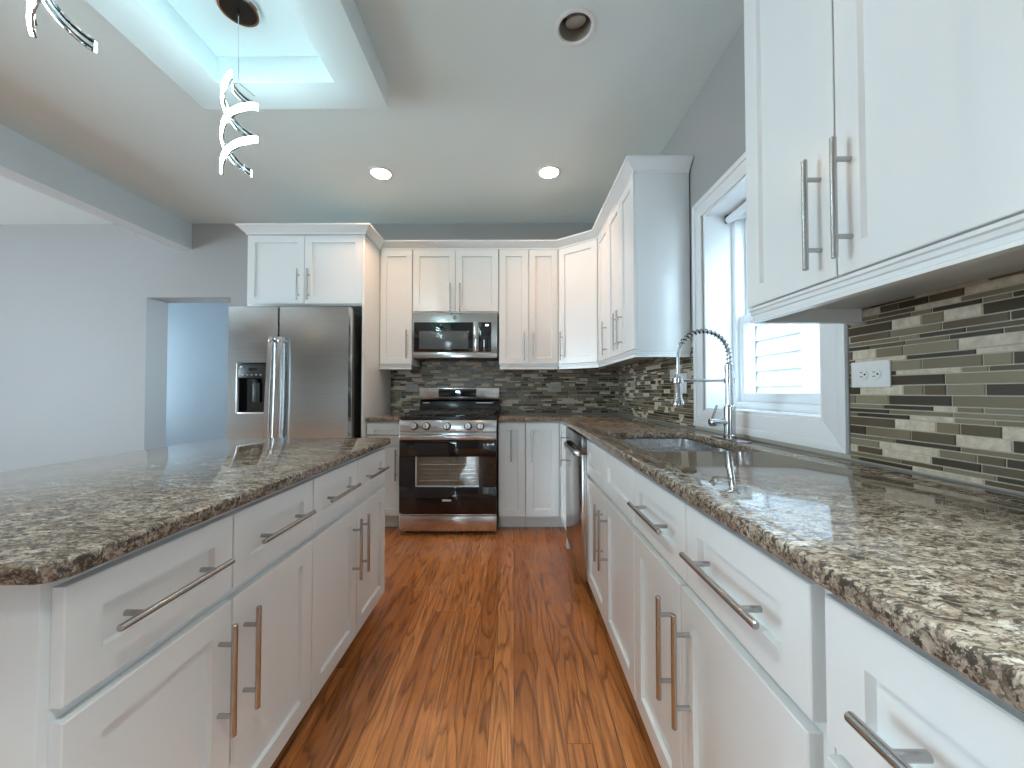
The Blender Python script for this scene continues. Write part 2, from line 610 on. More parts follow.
# left room wall with a window opening added for daylight, and the rear wall with a glazed doorway (both outside the camera's view)
m = MB()
m.box(XL - .1, XL, YF, -0.9, 0, ZC); m.box(XL - .1, XL, 1.5, YB + WT, 0, ZC)
m.box(XL - .1, XL, -0.9, 1.5, 2.2, ZC); m.box(XL - .1, XL, -0.9, 1.5, 0, 0.3)
struct(m.build('wall_left', 'wall_paint'), 'grey wall of the adjoining room to the left', 'wall')
m = MB()
m.box(XL, -2.0, YF - .1, YF, 0, ZC); m.box(-1.3, XR + .2, YF - .1, YF, 0, ZC)
m.box(-2.0, -1.3, YF - .1, YF, 2.15, ZC); m.box(-2.0, -1.3, YF - .1, YF, 0, .06)
struct(m.build('wall_rear', 'wall_paint'), 'grey rear wall behind the camera', 'wall')

# hallway beyond the doorway
m = MB()
m.box(HX0, HX1, HYE, HYE + .1, 0, ZC)
m.box(HX1, HX1 + .1, YB + WT, 4.4, 0, ZC); m.box(HX1, HX1 + .1, 5.1, HYE, 0, ZC)
m.box(HX0 - .1, HX0, YB + WT, 4.72, 0, ZC); m.box(HX0 - .1, HX0, 5.12, HYE, 0, ZC)  # unseen opening on this side added to brighten the far hall wall
m.box(HX0 - .1, HX0, 4.72, 5.12, 0, 0.6); m.box(HX0 - .1, HX0, 4.72, 5.12, 2.3, ZC)
m.box(HX1, HX1 + .1, 4.4, 5.1, 0, 0.6); m.box(HX1, HX1 + .1, 4.4, 5.1, 2.3, ZC)
struct(m.build('wall_hall', 'hall_paint'), 'pale blue lit wall seen through the doorway', 'wall')

m = MB(); m.box(-3.31, -3.16, YF, YB, 2.505, ZC)
struct(m.build('ceiling_beam', 'beam_paint'), 'pale grey dropped beam running along the left of the ceiling', 'beam')

# dropped ceiling frame with a recess over the island
TX0, TX1, TY0, TY1, TZ = -1.643, -0.665, 0.55, 2.0, 2.61
RX0, RX1, RY0, RY1 = -1.442, -0.873, 0.73, 1.825
m = MB()
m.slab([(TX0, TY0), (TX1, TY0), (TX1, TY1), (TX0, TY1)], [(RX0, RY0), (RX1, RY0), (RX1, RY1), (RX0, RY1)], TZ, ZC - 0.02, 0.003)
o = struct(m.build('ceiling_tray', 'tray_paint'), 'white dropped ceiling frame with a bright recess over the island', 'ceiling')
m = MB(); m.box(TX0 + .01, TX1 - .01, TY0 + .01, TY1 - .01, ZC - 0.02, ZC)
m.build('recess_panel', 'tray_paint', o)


# mosaic backsplashes: real tiles standing proud of the grout
def mosaic(name, fr, s0, s1, z0, z1, holes, seed, label):
    rnd = random.Random(seed)
    m = MB()
    T = 0.006
    def free(a, b, c, d):
        out = [(a, b)]
        for h in holes:
            if d <= h[2] or c >= h[3]:
                continue
            nxt = []
            for (p, q) in out:
                if q <= h[0] or p >= h[1]:
                    nxt.append((p, q)); continue
                if p < h[0]: nxt.append((p, h[0]))
                if q > h[1]: nxt.append((h[1], q))
            out = nxt
        return out
    # grout bed in strips round the holes
    zs = sorted({z0, z1, *[h[2] for h in holes if z0 < h[2] < z1], *[h[3] for h in holes if z0 < h[3] < z1]})
    for c, d in zip(zs, zs[1:]):
        for a, b in free(s0, s1, c + 1e-5, d - 1e-5):
            m.face([fr(a, c, T * .55), fr(b, c, T * .55), fr(b, d, T * .55), fr(a, d, T * .55)], 0)
    z = z0 + 0.002
    prev = 0
    g = 0.0012
    while z < z1 - 0.008:
        h = rnd.choice([0.012, 0.0255, 0.0255, 0.012, 0.019]) if prev < 0.02 else rnd.choice([0.012, 0.012, 0.0255])
        prev = h
        h = min(h, z1 - z)
        s = s0 - rnd.random() * 0.1
        last = 0
        while s < s1:
            L = rnd.choice([0.05, 0.075, 0.10, 0.125, 0.15])
            w = [0, 26, 20, 24, 14, 22] if h < 0.02 else [0, 22, 16, 26, 14, 22]
            mi = rnd.choices(range(6), w)[0]
            if mi == last:
                mi = rnd.choices(range(6), w)[0]
            last = mi
            for a, b in free(max(s, s0), min(s + L, s1), z, z + h):
                a += g; b -= g
                if b - a < 0.004:
                    continue
                c, d = z + g * .5, z + h - g * .5
                e = 0.0012
                o4 = [fr(a, c, T * .5), fr(b, c, T * .5), fr(b, d, T * .5), fr(a, d, T * .5)]
                i4 = [fr(a + e, c + e, T), fr(b - e, c + e, T), fr(b - e, d - e, T), fr(a + e, d - e, T)]
                vo = [m.bm.verts.new(p) for p in o4]
                vi = [m.bm.verts.new(p) for p in i4]
                for k in range(4):
                    m.bm.faces.new((vo[k], vo[(k + 1) % 4], vi[(k + 1) % 4], vi[k])).material_index = mi
                m.bm.faces.new(vi).material_index = mi
            s += L
        z += h + 0.0006
    return struct(m.build(name, TILES, smooth=0.3), label, 'wall tile')


CZ = 0.905           # counter top height
CASY0, CASY1, CASZ0, CASZ1 = 1.172, 2.158, 0.922, 2.155
mosaic('wall_tile_back', frame((0, YB, 0), (1, 0, 0), (0, -1, 0)), -1.195, XR - .006, CZ + .002, 1.46, [], 7,
       'brown and cream glass mosaic backsplash on the wall behind the range')
mosaic('wall_tile_right', frame((XR, 0, 0), (0, 1, 0), (-1, 0, 0)), -0.6, YB - .008, CZ + .002, 1.40,
       [(CASY0 - .004, CASY1 + .004, CASZ0 - .003, 3)], 11,
       'brown and cream glass mosaic backsplash on the wall beside the window')

# ------------------------------------------------------------------ window
w = thing('window_1', (XR, 1.69, WZ0), 'white cased window with a deep reveal over the sink', 'window', kind='structure')
m = MB()
def casing_ring(m, y0, y1, z0, z1, wd, x0, x1):
    m.hexa([(x1, y0, z0), (x0, y0, z0), (x0, y0 + wd, z0 + wd), (x1, y0 + wd, z0 + wd), (x1, y0, z1), (x0, y0, z1), (x0, y0 + wd, z1 - wd), (x1, y0 + wd, z1 - wd)], .002)
    m.hexa([(x1, y1 - wd, z0 + wd), (x0, y1 - wd, z0 + wd), (x0, y1, z0), (x1, y1, z0), (x1, y1 - wd, z1 - wd), (x0, y1 - wd, z1 - wd), (x0, y1, z1), (x1, y1, z1)], .002)
    m.hexa([(x1, y0, z0), (x0, y0, z0), (x0, y1, z0), (x1, y1, z0), (x1, y0 + wd, z0 + wd), (x0, y0 + wd, z0 + wd), (x0, y1 - wd, z0 + wd), (x1, y1 - wd, z0 + wd)], .002)
    m.hexa([(x1, y0 + wd, z1 - wd), (x0, y0 + wd, z1 - wd), (x0, y1 - wd, z1 - wd), (x1, y1 - wd, z1 - wd), (x1, y0, z1), (x0, y0, z1), (x0, y1, z1), (x1, y1, z1)], .002)
casing_ring(m, CASY0, CASY1, CASZ0, CASZ1, 0.092, XR - .010, XR - .0005)
casing_ring(m, CASY0, CASY1, CASZ0, CASZ1, 0.030, XR - .015, XR - .0095)
m.build('casing', 'trim_paint', w)
m = MB()
J = 0.012
m.box(XR, XR + .25, WY0, WY0 + J, WZ0, WZ1); m.box(XR, XR + .25, WY1 - J, WY1, WZ0, WZ1)
m.box(XR, XR + .25, WY0 + J, WY1 - J, WZ0, WZ0 + J); m.box(XR, XR + .25, WY0 + J, WY1 - J, WZ1 - J, WZ1)
m.build('jamb', 'trim_paint', w)
def ring(m, x0, x1, y0, y1, z0, z1, wy, wz, bev=.002):
    m.box(x0, x1, y0, y0 + wy, z0, z1, bev); m.box(x0, x1, y1 - wy, y1, z0, z1, bev)
    m.box(x0, x1, y0 + wy, y1 - wy, z0, z0 + wz, bev); m.box(x0, x1, y0 + wy, y1 - wy, z1 - wz, z1, bev)
m = MB(); ring(m, 1.165, 1.262, WY0 + J, WY1 - J, WZ0 + J, WZ1 - J, .030, .034)
m.build('window_frame', 'vinyl', w)
y0, y1 = WY0 + J + .030, WY1 - J - .030
m = MB(); ring(m, 1.180, 1.212, y0, y1, WZ0 + .046, 1.505, .040, .045, .004)
ls = m.build('lower_sash', 'vinyl', w)
m = MB(); m.box(1.193, 1.197, y0 + .035, y1 - .035, WZ0 + .086, 1.465); m.build('glass_pane', 'window_glass', ls)
m = MB(); ring(m, 1.218, 1.250, y0, y1, 1.470, WZ1 - .046, .040, .045, .004)
us = m.build('upper_sash', 'vinyl', w)
m = MB(); m.box(1.231, 1.235, y0 + .035, y1 - .035, 1.51, WZ1 - .086); m.build('glass_pane', 'window_glass', us)
m = MB(); m.box(1.166, 1.186, 1.66, 1.73, 1.498, 1.512, .003); m.build('sash_lock', 'vinyl', ls)
m = MB(); m.tube([(1.142, WY0 + .03, 2.024), (1.142, WY1 - .03, 2.024)], 0.020, 20)
bl = tag(m.build('roller_blind', 'blind_fabric'), 'rolled up white blind at the top of the window reveal', 'blind')
for yy_ in (WY0 + .013, WY1 - .031):
    m = MB(); m.box(1.128, 1.156, yy_, yy_ + .018, 2.010, 2.050, .003); m.build('bracket', 'dark_plastic', bl)

# neighbouring house outside: horizontal siding with a brick corner
hs = thing('neighbor_house', (3.2, 3.0, -0.3), 'white sided house wall with pale brick edge seen through the window', 'house')
m = MB()
for k in range(34):
    z = -0.3 + k * 0.185
    m.hexa([(3.0 - .022, 3.98, z), (3.3, 3.98, z), (3.3, 4.75, z), (3.0 - .022, 4.75, z),
            (3.0, 3.98, z + .185), (3.3, 3.98, z + .185), (3.3, 4.75, z + .185), (3.0, 4.75, z + .185)])
m.build('siding', 'house_wall', hs)
m = MB(); m.box(2.97, 3.3, -1.5, 3.98, -0.3, 6.0); m.box(2.97, 3.3, 4.75, 9.0, -0.3, 6.0)
m.build('brick_wall', 'exterior_brick', hs)
m = MB(); m.box(XR + .26, 14, -8, 14, -0.5, -0.3)
struct(m.build('ground', 'lawn'), 'pale ground outside the window', 'ground')

# ------------------------------------------------------------------ base cabinets
FR = frame((0.39, 0, 0), (0, 1, 0), (-1, 0, 0))       # right run, a = Y
FBK = frame((0, 3.10, 0), (1, 0, 0), (0, -1, 0))      # back run, a = X
FI = frame((-0.67, 0, 0), (0, 1, 0), (1, 0, 0))       # island, a = Y
G = 0.0015
BZ = CZ - 0.031

def base(loc, label, group=None):
    return thing('base_cabinet', loc, label, 'cabinet', group)

# sink base
c = base((0.7, 1.667, 0), 'white sink cabinet beside the dishwasher with two blank panels over its doors')
a0, am, a1 = 1.262, 1.664, 2.063
m = MB()   # open-topped box so that the bowls hang inside
for (p, q, r, s_) in ((a0, a0 + .018, .43, 1.005), (a1 - .018, a1, .43, 1.005)):
    m.box(r, s_, p, q, .105, BZ)
m.box(.411, .43, a0, a1, .105, BZ - .001); m.box(1.0, 1.012, a0, a1, .105, BZ); m.box(.43, 1.0, a0 + .018, a1 - .018, .105, .123)
m.build('carcass', 'cabinet_paint', c)
m = MB(); m.box(.476, .496, a0, a1, 0, .105, .001); m.build('toe_kick', 'cabinet_paint', c)
drawer(c, FR, a0 + G, am - G, .677, .856, False); drawer(c, FR, am + G, a1 - G, .677, .856, False)
door(c, FR, a0 + G, am - G, .112, .657, am - .043, hz=.49); door(c, FR, am + G, a1 - G, .112, .657, am + .043, hz=.49)

# two drawers over two doors
c = base((0.7, 0.89, 0), 'white cabinet with two drawers over two doors, between sink cabinet and nearest right cabinet')
a0, am, ad, a1 = 0.503, 0.882, 0.912, 1.2605
carcass(c, FR, a0, a1, 0, BZ, .62, .105)
drawer(c, FR, .5145, am - .002, .677, .856); drawer(c, FR, am + .002, a1 - .003, .677, .856)
door(c, FR, .5215, ad - .002, .112, .657, ad - .045, hz=.49); door(c, FR, ad + .002, a1 - .003, .112, .657, ad + .047, hz=.482)

# nearest
c = base((0.7, 0.1, 0), 'white cabinet closest on the right, its drawer and bar pull cut by the frame')
carcass(c, FR, -0.40, 0.5015, 0, BZ, .62, .105)
drawer(c, FR, .092, .491, .677, .856); drawer(c, FR, -.39, .088, .677, .856)
door(c, FR, .092, .491, .112, .657, .13, hz=.49); door(c, FR, -.39, .088, .112, .657, .05, hz=.49)

# corner base, with a filler beside the dishwasher
c = thing('corner_cabinet', (0.7, 3.2, 0), 'white corner base cabinet with one door facing out and one facing the island', 'cabinet')
m = MB()
m.slab([(0.0945, 3.1205), (.3905, 3.1205), (.3905, 2.692), (1.010, 2.692), (1.010, 3.708), (0.0945, 3.708)], None, .105, BZ)
m.build('carcass', 'cabinet_paint', c)
m = MB(); m.box(0.0945, .46, 3.185, 3.20, 0, .105, .001); m.box(.445, .46, 2.70, 3.185, 0, .105, .001); m.build('toe_kick', 'cabinet_paint', c)
door(c, FBK, .0955, .362, .112, .862, .141, hz=.68)
FC = frame((0.372, 0, 0), (0, 1, 0), (-1, 0, 0))
door(c, FC, 2.735, 3.092, .112, .862, 2.775, hz=.70)
m = MB(); m.box(.367, .389, 2.692, 2.731, .02, BZ - .002, .002); m.build('filler_strip', 'cabinet_paint', c)

c = base((-.02, 3.4, 0), 'narrow white pull-out cabinet right of the range with one tall door')
carcass(c, FBK, -.1275, .0925, 0, BZ, .605, .105)
door(c, FBK, -.124, .090, .112, .862, -.024, hz=.68)

c = base((-1.07, 3.4, 0), 'white cabinet between refrigerator and range with one drawer and one door')
carcass(c, FBK, -1.190, -.9015, 0, BZ, .605, .105)
drawer(c, FBK, -1.187, -.905, .678, .856)
door(c, FBK, -1.187, -.905, .115, .660, -.947, hz=.525)

# ------------------------------------------------------------------ island
IZ = 0.868
def island_cab(a0, am, a1, e0, e1, label):
    c = thing('island_cabinet', (-1.0, (a0 + a1) / 2, 0), label, 'cabinet', 'island cabinets')
    carcass(c, FI, e0, e1, 0, IZ - .031, .61, .07)
    drawer(c, FI, a0, am - .0025, .640, .818); drawer(c, FI, am + .0025, a1, .640, .818)
    door(c, FI, a0, am - .0025, .076, .617, am - .040, hz=.456); door(c, FI, am + .0025, a1, .076, .617, am + .042, hz=.452)
island_cab(.576, .922, 1.284, .562, 1.2865, 'white island cabinet closest to the camera with two drawers over two doors')
island_cab(1.290, 1.647, 2.004, 1.2875, 2.007, 'white island cabinet at the range end with two drawers over two doors')
m = MB(); m.box(-1.302, -1.282, .562, 2.007, 0, IZ - .031, .001)
tag(m.build('island_back_panel', 'cabinet_paint', root=(-1.29, 1.27, 0)), 'white panel closing the seating side of the island', 'panel')


def round_poly(pts, rad, seg=6):
    out = []
    n = len(pts)
    for i in range(n):
        p, a, b = V(pts[i]), V(pts[i - 1]), V(pts[(i + 1) % n])
        r = rad[i] if isinstance(rad, (list, tuple)) else rad
        if r <= 0:
            out.append(tuple(p)); continue
        da, db = (a - p).normalized(), (b - p).normalized()
        c_ = p + (da + db) * r
        for k in range(seg + 1):
            t_ = k / seg * PI / 2
            out.append(tuple(c_ - db * r * math.cos(t_) - da * r * math.sin(t_)) if True else None)
    return out


def top(name, poly, hole, z, label):
    m = MB()
    m.slab(poly, hole, z - .030, z, .006)
    return tag(m.build(name, 'granite'), label, 'countertop')


XE = 0.368
top('countertop', round_poly([(-1.555, .538), (-.647, .538), (-.647, 2.035), (-1.555, 2.035)], [.03, .035, .02, .02]), None, IZ,
    'speckled granite top of the island')
hole = round_poly([(.462, 1.335), (.872, 1.335), (.872, 1.945), (.462, 1.945)], .03)
top('countertop', [(-.125, 3.07), (XE, 3.07), (XE, -.45), (1.012, -.45), (1.012, 3.712), (-.125, 3.712)], hole, CZ,
    'speckled granite top running round the corner and along the window wall')
top('countertop', [(-1.190, 3.07), (-.903, 3.07), (-.903, 3.712), (-1.190, 3.712)], None, CZ,
    'small speckled granite top between refrigerator and range')

# ------------------------------------------------------------------ sink and faucet
s = thing('kitchen_sink', (.667, 1.64, .70), 'stainless double bowl sink set under the granite by the window', 'sink')
m = MB()
m.slab(round_poly([(.445, 1.315), (.89, 1.315), (.89, 1.965), (.445, 1.965)], .03), None, .8715, .8745) if False else None
def bowl(m, x0, x1, y0, y1, zt, zb):
    N = 6
    def rr(ins, r):
        return round_poly([(x0 + ins, y0 + ins), (x1 - ins, y0 + ins), (x1 - ins, y1 - ins), (x0 + ins, y1 - ins)], r, N)
    R = [(rr(0, .05), zt), (rr(.004, .05), zb + .03), (rr(.012, .05), zb + .008), (rr(.035, .04), zb)]
    prev = None
    for p, z in R:
        vs = [m.bm.verts.new((q[0], q[1], z)) for q in p]
        if prev:
            for k in range(len(vs)):
                m.bm.faces.new((prev[k], prev[(k + 1) % len(vs)], vs[(k + 1) % len(vs)], vs[k]))
        prev = vs
    m.bm.faces.new(prev)
for (q0, q1) in ((1.335, 1.628), (1.652, 1.945)):
    m = MB(); bowl(m, .463, .871, q0, q1, .8735, .69)
    b = m.build('bowl', 'sink_steel', s)
    m = MB(); m.lathe([(.0, .003), (.035, .003), (.042, .0005), (.042, 0)], (.667, (q0 + q1) / 2, .6905)); m.build('drain', 'chrome', b)
m = MB()
m.box(.448, .463, 1.318, 1.962, .869, .8735); m.box(.871, .886, 1.318, 1.962, .869, .8735)
m.box(.463, .871, 1.318, 1.335, .869, .8735); m.box(.463, .871, 1.945, 1.962, .869, .8735); m.box(.463, .871, 1.628, 1.652, .860, .8690, .002)
m.build('rim', 'sink_steel', s)

FX, FY = .935, 1.672
fa = thing('kitchen_faucet', (FX, FY, CZ), 'tall spring neck pull-down faucet behind the sink', 'faucet')
m = MB()
m.slab(round_poly([(FX - .03, FY - .125), (FX + .03, FY - .125), (FX + .03, FY + .125), (FX - .03, FY + .125)], .029, 8), None, CZ + .0005, CZ + .006, .002)
m.build('deck_plate', 'faucet_nickel', fa)
m = MB()
m.lathe([(.0, 0), (.026, 0), (.026, .012), (.0225, .016), (.0225, .135), (.019, .140), (.0155, .142), (.0155, .286), (.018, .288), (.018, .318), (.012, .322), (0, .322)], (FX, FY, CZ + .006), seg=28)
m.build('post', 'faucet_nickel', fa)
R_ = .111
zt = CZ + .338
arc = [(FX, FY, zt - .030), (FX, FY, zt + .02)]
for k in range(25):
    th = PI * k / 24
    arc.append((FX - R_ + R_ * math.cos(th), FY, zt + .02 + R_ * math.sin(th)))
arc.append((FX - 2 * R_, FY, CZ + .272))
m = MB(); m.tube(arc, .0065, 12); ho = m.build('hose', 'faucet_nickel', fa)
# spring wound round the hose
m = MB()
A = [V(p) for p in arc]
segs = [0]
for p, q in zip(A, A[1:]):
    segs.append(segs[-1] + (q - p).length)
Lc = segs[-1] - .14
turns = 19
pts = []
N = turns * 10
for i in range(N + 1):
    sL = Lc * i / N
    j = max(k for k in range(len(segs)) if segs[k] <= sL + 1e-9)
    j = min(j, len(A) - 2)
    t_ = (sL - segs[j]) / (segs[j + 1] - segs[j])
    p = A[j].lerp(A[j + 1], t_)
    d = (A[j + 1] - A[j]).normalized()
    u = V((0, 1, 0)); w_ = d.cross(u)
    ph = 2 * PI * turns * i / N
    pts.append(p + (u * math.cos(ph) + w_ * math.sin(ph)) * .0105)
m.tube(pts, .0019, 6); m.build('spring', 'dark_chrome', fa)
m = MB()
hx_ = FX - 2 * R_
m.lathe([(0, .285), (.010, .285), (.0125, .281), (.0145, .270), (.0145, .245), (.0165, .24), (.0165, .178), (.023, .168), (.023, .150), (.019, .147), (0, .147)], (hx_, FY, CZ), seg=24)
m.build('spray_head', 'faucet_nickel', fa)
m = MB()
m.tube([(FX, FY, CZ + .255), (hx_ + .012, FY, CZ + .255)], .0055, 12)
m.lathe([(.0175, -.010), (.0230, -.010), (.0230, .010), (.0175, .010), (.0175, -.010)], (hx_, FY, CZ + .255), seg=24)
m.lathe([(.0157, -.012), (.0205, -.012), (.0205, .012), (.0157, .012), (.0157, -.012)], (FX, FY, CZ + .255), seg=24)
m.build('holder_arm', 'faucet_nickel', fa)
m = MB()
m.tube([(FX - .015, FY, CZ + .075), (FX - .062, FY, CZ + .075)], .015, 20)
m.tube([(FX - .062, FY, CZ + .075), (FX - .064, FY, CZ + .075), (FX - .085, FY, CZ + .075), (FX - .088, FY, CZ + .075)], [.013, .018, .018, .014], 20)
m.tube([(FX - .075, FY, CZ + .09), (FX - .055, FY, CZ + .148)], [.0055, .0045], 10)
m.build('lever', 'faucet_nickel', fa)

# ------------------------------------------------------------------ dishwasher
dw = thing('dishwasher', (.7, 2.37, 0), 'stainless dishwasher with bowed bar handle beside the corner cabinet', 'dishwasher')
D0, D1 = 2.0685, 2.6885
m = MB(); m.box(.41, 1.0, D0 + .004, D1 - .004, .10, BZ - .004); m.build('tub', 'dark_plastic', dw)
m = MB(); m.box(.362, .409, D0 + .003, D1 - .003, .104, .775, .006); m.build('door', 'stainless_mirror', dw)
m = MB(); m.box(.362, .409, D0 + .003, D1 - .003, .777, .868, .005); m.box(.3615, .372, D0 + .07, D1 - .07, .790, .835, .003)
m.build('control_panel', 'stainless_dark', dw)
m = MB()
hp = []
for k in range(17):
    u = k / 16
    hp.append((.366 - .048 * math.sin(PI * min(1, max(0, u))) ** .45, D0 + .055 + u * (D1 - D0 - .11), .765 - 0.0 * u))
m2 = m
prev = None
for (x, y, z) in hp:
    vs = [m.bm.verts.new((x + .016, y, z - .018)), m.bm.verts.new((x, y, z - .012)), m.bm.verts.new((x - .004, y, z)), m.bm.verts.new((x, y, z + .012)), m.bm.verts.new((x + .016, y, z + .018))]
    if prev:
        for k in range(5):
            m.bm.faces.new((prev[k], prev[(k + 1) % 5], vs[(k + 1) % 5], vs[k]))
    else:
        m.bm.faces.new(vs)
    prev = vs
m.bm.faces.new(prev[::-1])
m.build('handle', 'stainless', dw)
m = MB(); m.box(.44, .46, D0 + .01, D1 - .01, 0.001, .10, .002); m.build('toe_kick', 'black_enamel', dw)

# ------------------------------------------------------------------ range
rg = thing('range_stove', (-.514, 3.3, 0), 'stainless gas range with black oven door under the microwave', 'stove')
RX0_, RX1_ = -.893, -.134
YR = 2.985
m = MB(); m.box(RX0_ + .003, RX1_ - .003, YR + .045, 3.69, .03, .895, .003)
for (x, y) in ((RX0_ + .05, YR + .08), (RX1_ - .05, YR + .08), (RX0_ + .05, 3.6), (RX1_ - .05, 3.6)):
    m.tube([(x, y, 0), (x, y, .032)], .018, 12)
m.build('body', 'black_enamel', rg)
m = MB(); m.box(RX0_, RX1_, YR - .005, 3.655, .8965, .918, .005); m.build('cooktop', 'black_enamel', rg)
# three grates
gw = (RX1_ - RX0_ - .05) / 3
for k in range(3):
    x0 = RX0_ + .025 + k * gw + .003; x1 = x0 + gw - .006
    m = MB()
    z0, z1 = .934, .946
    for x in (x0, x1 - .012): m.box(x, x + .012, 3.03, 3.60, z0, z1, .002)
    for y in (3.03, 3.588): m.box(x0 + .012, x1 - .012, y, y + .012, z0, z1, .002)
    xm = (x0 + x1) / 2
    m.box(xm - .005, xm + .005, 3.042, 3.588, z0, z1, .002)
    for y in (3.17, 3.315, 3.45): m.box(x0 + .012, x1 - .012, y - .005, y + .005, z0, z1, .002)
    for x in (x0 + .006, x1 - .006):
        for y in (3.036, 3.594): m.tube([(x, y, .918), (x, y, z0 + .002)], .006, 8)
    m.build('grate', 'cast_iron', rg)
for (x, y, r) in ((-.77, 3.17, .045), (-.77, 3.45, .035), (-.514, 3.31, .05), (-.26, 3.17, .045), (-.26, 3.45, .035)):
    m = MB(); m.lathe([(r, 0), (r, .006), (r * .8, .012), (0, .013)], (x, y, .918), seg=24); m.build('burner_cap', 'cast_iron', rg)
# backguard
m = MB()
m.hexa([(RX0_ + .005, 3.60, .918), (RX1_ - .005, 3.60, .918), (RX1_ - .005, 3.69, .918), (RX0_ + .005, 3.69, .918),
        (RX0_ + .005, 3.635, 1.038), (RX1_ - .005, 3.635, 1.038), (RX1_ - .005, 3.69, 1.038), (RX0_ + .005, 3.69, 1.038)], .003)
bg = m.build('backguard', 'black_enamel', rg)
for (xa, xb) in ((-.86, -.80), (-.36, -.20)):
    m = MB(); m.box(xa, xb, 3.624, 3.632, 1.006, 1.010); m.build('vent_slot', 'badge_light', bg)
m = MB(); m.box(RX0_ + .002, RX1_ - .002, 3.600, 3.692, 1.040, 1.152, .010); bp_ = m.build('backguard_panel', 'stainless', rg)
m = MB(); m.box(-.708, -.352, 3.5975, 3.602, 1.066, 1.138, .002); ds = m.build('display', 'black_glass', bp_)
m = MB()
for x in (-.540, -.527, -.514): m.box(x - .0045, x + .0045, 3.5962, 3.598, 1.104, 1.120)
m.build('clock_digits', 'display_light', ds)
for sx in (-.69, -.46):
    m = MB()
    for k in range(7):
        for z in (1.080, 1.092): m.box(sx + k * .013 - .003, sx + k * .013 + .003, 3.5966, 3.598, z, z + .003)
    m.build('key_print', 'print_grey', ds)
# control panel with knobs
m = MB()
m.hexa([(RX0_, YR - .002, .800), (RX1_, YR - .002, .800), (RX1_, YR + .044, .800), (RX0_, YR + .044, .800),
        (RX0_, YR + .012, .893), (RX1_, YR + .012, .893), (RX1_, YR + .044, .893), (RX0_, YR + .044, .893)], .003)
cp = m.build('control_panel', 'stainless', rg)
nrm = V((0, -.093, .014)).normalized()
for px_ in (413.5, 426, 446.8, 467.8, 480.3):
    x = (px_ - 514) * 2.97 / 384
    k = MB(); k.lathe([(.026, .006), (.0245, .030), (.021, .034), (0, .034)], (x, YR + .004, .843), nrm, 24)
    kn = k.build('knob', 'stainless', cp)
    k = MB(); k.lathe([(.031, 0), (.031, .005), (.026, .0065), (0, .0065)], (x, YR + .004, .843), nrm, 24); k.build('knob_collar', 'black_enamel', kn)
    k = MB(); p = V((x, YR + .004, .843)) + nrm * .036
    k.hexa([p + V((-.0045, -.004, -.019)), p + V((.0045, -.004, -.019)), p + V((.0045, .006, -.019)), p + V((-.0045, .006, -.019)),
            p + V((-.0045, -.007, .019)), p + V((.0045, -.007, .019)), p + V((.0045, .003, .019)), p + V((-.0045, .003, .019))], .001)
    k.build('knob_grip', 'chrome', kn)
# oven door: frame of glass round a real window with racks inside
m = MB()
yd0, yd1 = YR, YR + .043
wx0, wx1, wz0, wz1 = -.765, -.272, .375, .608
m.box(RX0_ + .002, RX1_ - .002, yd0, yd1, wz1, .735, .002); m.box(RX0_ + .002, RX1_ - .002, yd0, yd1, .172, wz0, .002)
m.box(RX0_ + .002, wx0, yd0, yd1, wz0 + .0005, wz1 - .0005, 0); m.box(wx1, RX1_ - .002, yd0, yd1, wz0 + .0005, wz1 - .0005, 0)
od = m.build('oven_door', 'black_glass', rg)
m = MB(); m.box(RX0_ + .002, RX1_ - .002, yd0 - .001, yd1, .737, .797, .003); m.build('door_rail', 'stainless', od)
m = MB()
m.box(RX0_ + .015, RX1_ - .015, yd0 - .058, yd0 - .034, .742, .780, .009)
for x in (RX0_ + .03, RX1_ - .06): m.box(x, x + .03, yd0 - .04, yd0 + .001, .748, .774, .003)
m.build('handle', 'stainless', od)
m = MB(); m.box(wx0, wx1, yd0 + .008, yd0 + .011, wz0, wz1); m.build('window_pane', 'oven_glass', od)
m = MB(); ring_t = .009
m.box(wx0, wx0 + ring_t, yd0 + .002, yd0 + .007, wz0, wz1); m.box(wx0 + ring_t, wx1, yd0 + .002, yd0 + .007, wz0, wz0 + ring_t)
m.build('window_trim', 'badge_light', od)
m = MB()
for z in (.545, .42):
    m.tube([(wx0 + .03, yd0 + .02, z), (wx1 - .01, yd0 + .02, z)], .004, 8)
for z in (.505, .475, .445): m.tube([(wx0 + .05, yd0 + .03, z), (wx1 - .01, yd0 + .03, z)], .002, 6)
m.build('oven_rack', 'chrome', od)
m = MB(); m.box(wx0, wx1, yd1 - .006, yd1 - .001, wz0, wz1); m.build('inner_panel', 'oven_interior', od)
m = MB(); m.box(-.556, -.486, yd0 - .0015, yd0 + .001, .264, .279, .0005); m.build('badge', 'badge_light', od)
m = MB(); m.lathe([(0, .002), (.008, .002), (.009, 0)], (-.204, yd0, .704), (0, -1, 0), 16); m.lathe([(0, .002), (.008, .002), (.009, 0)], (-.162, yd0, .704), (0, -1, 0), 16)
m.box(-.196, -.170, yd0 - .0015, yd0 + .001, .702, .706); m.box(-.236, -.230, yd0 - .0015, yd0 + .001, .699, .707); m.build('sticker', 'sticker_white', od)
m = MB(); m.box(RX0_ + .002, RX1_ - .002, YR + .002, YR + .043, .034, .150, .004); m.box(RX0_ + .006, RX1_ - .006, YR - .004, YR + .02, .153, .167, .003)
m.build('storage_drawer', 'stainless', rg)

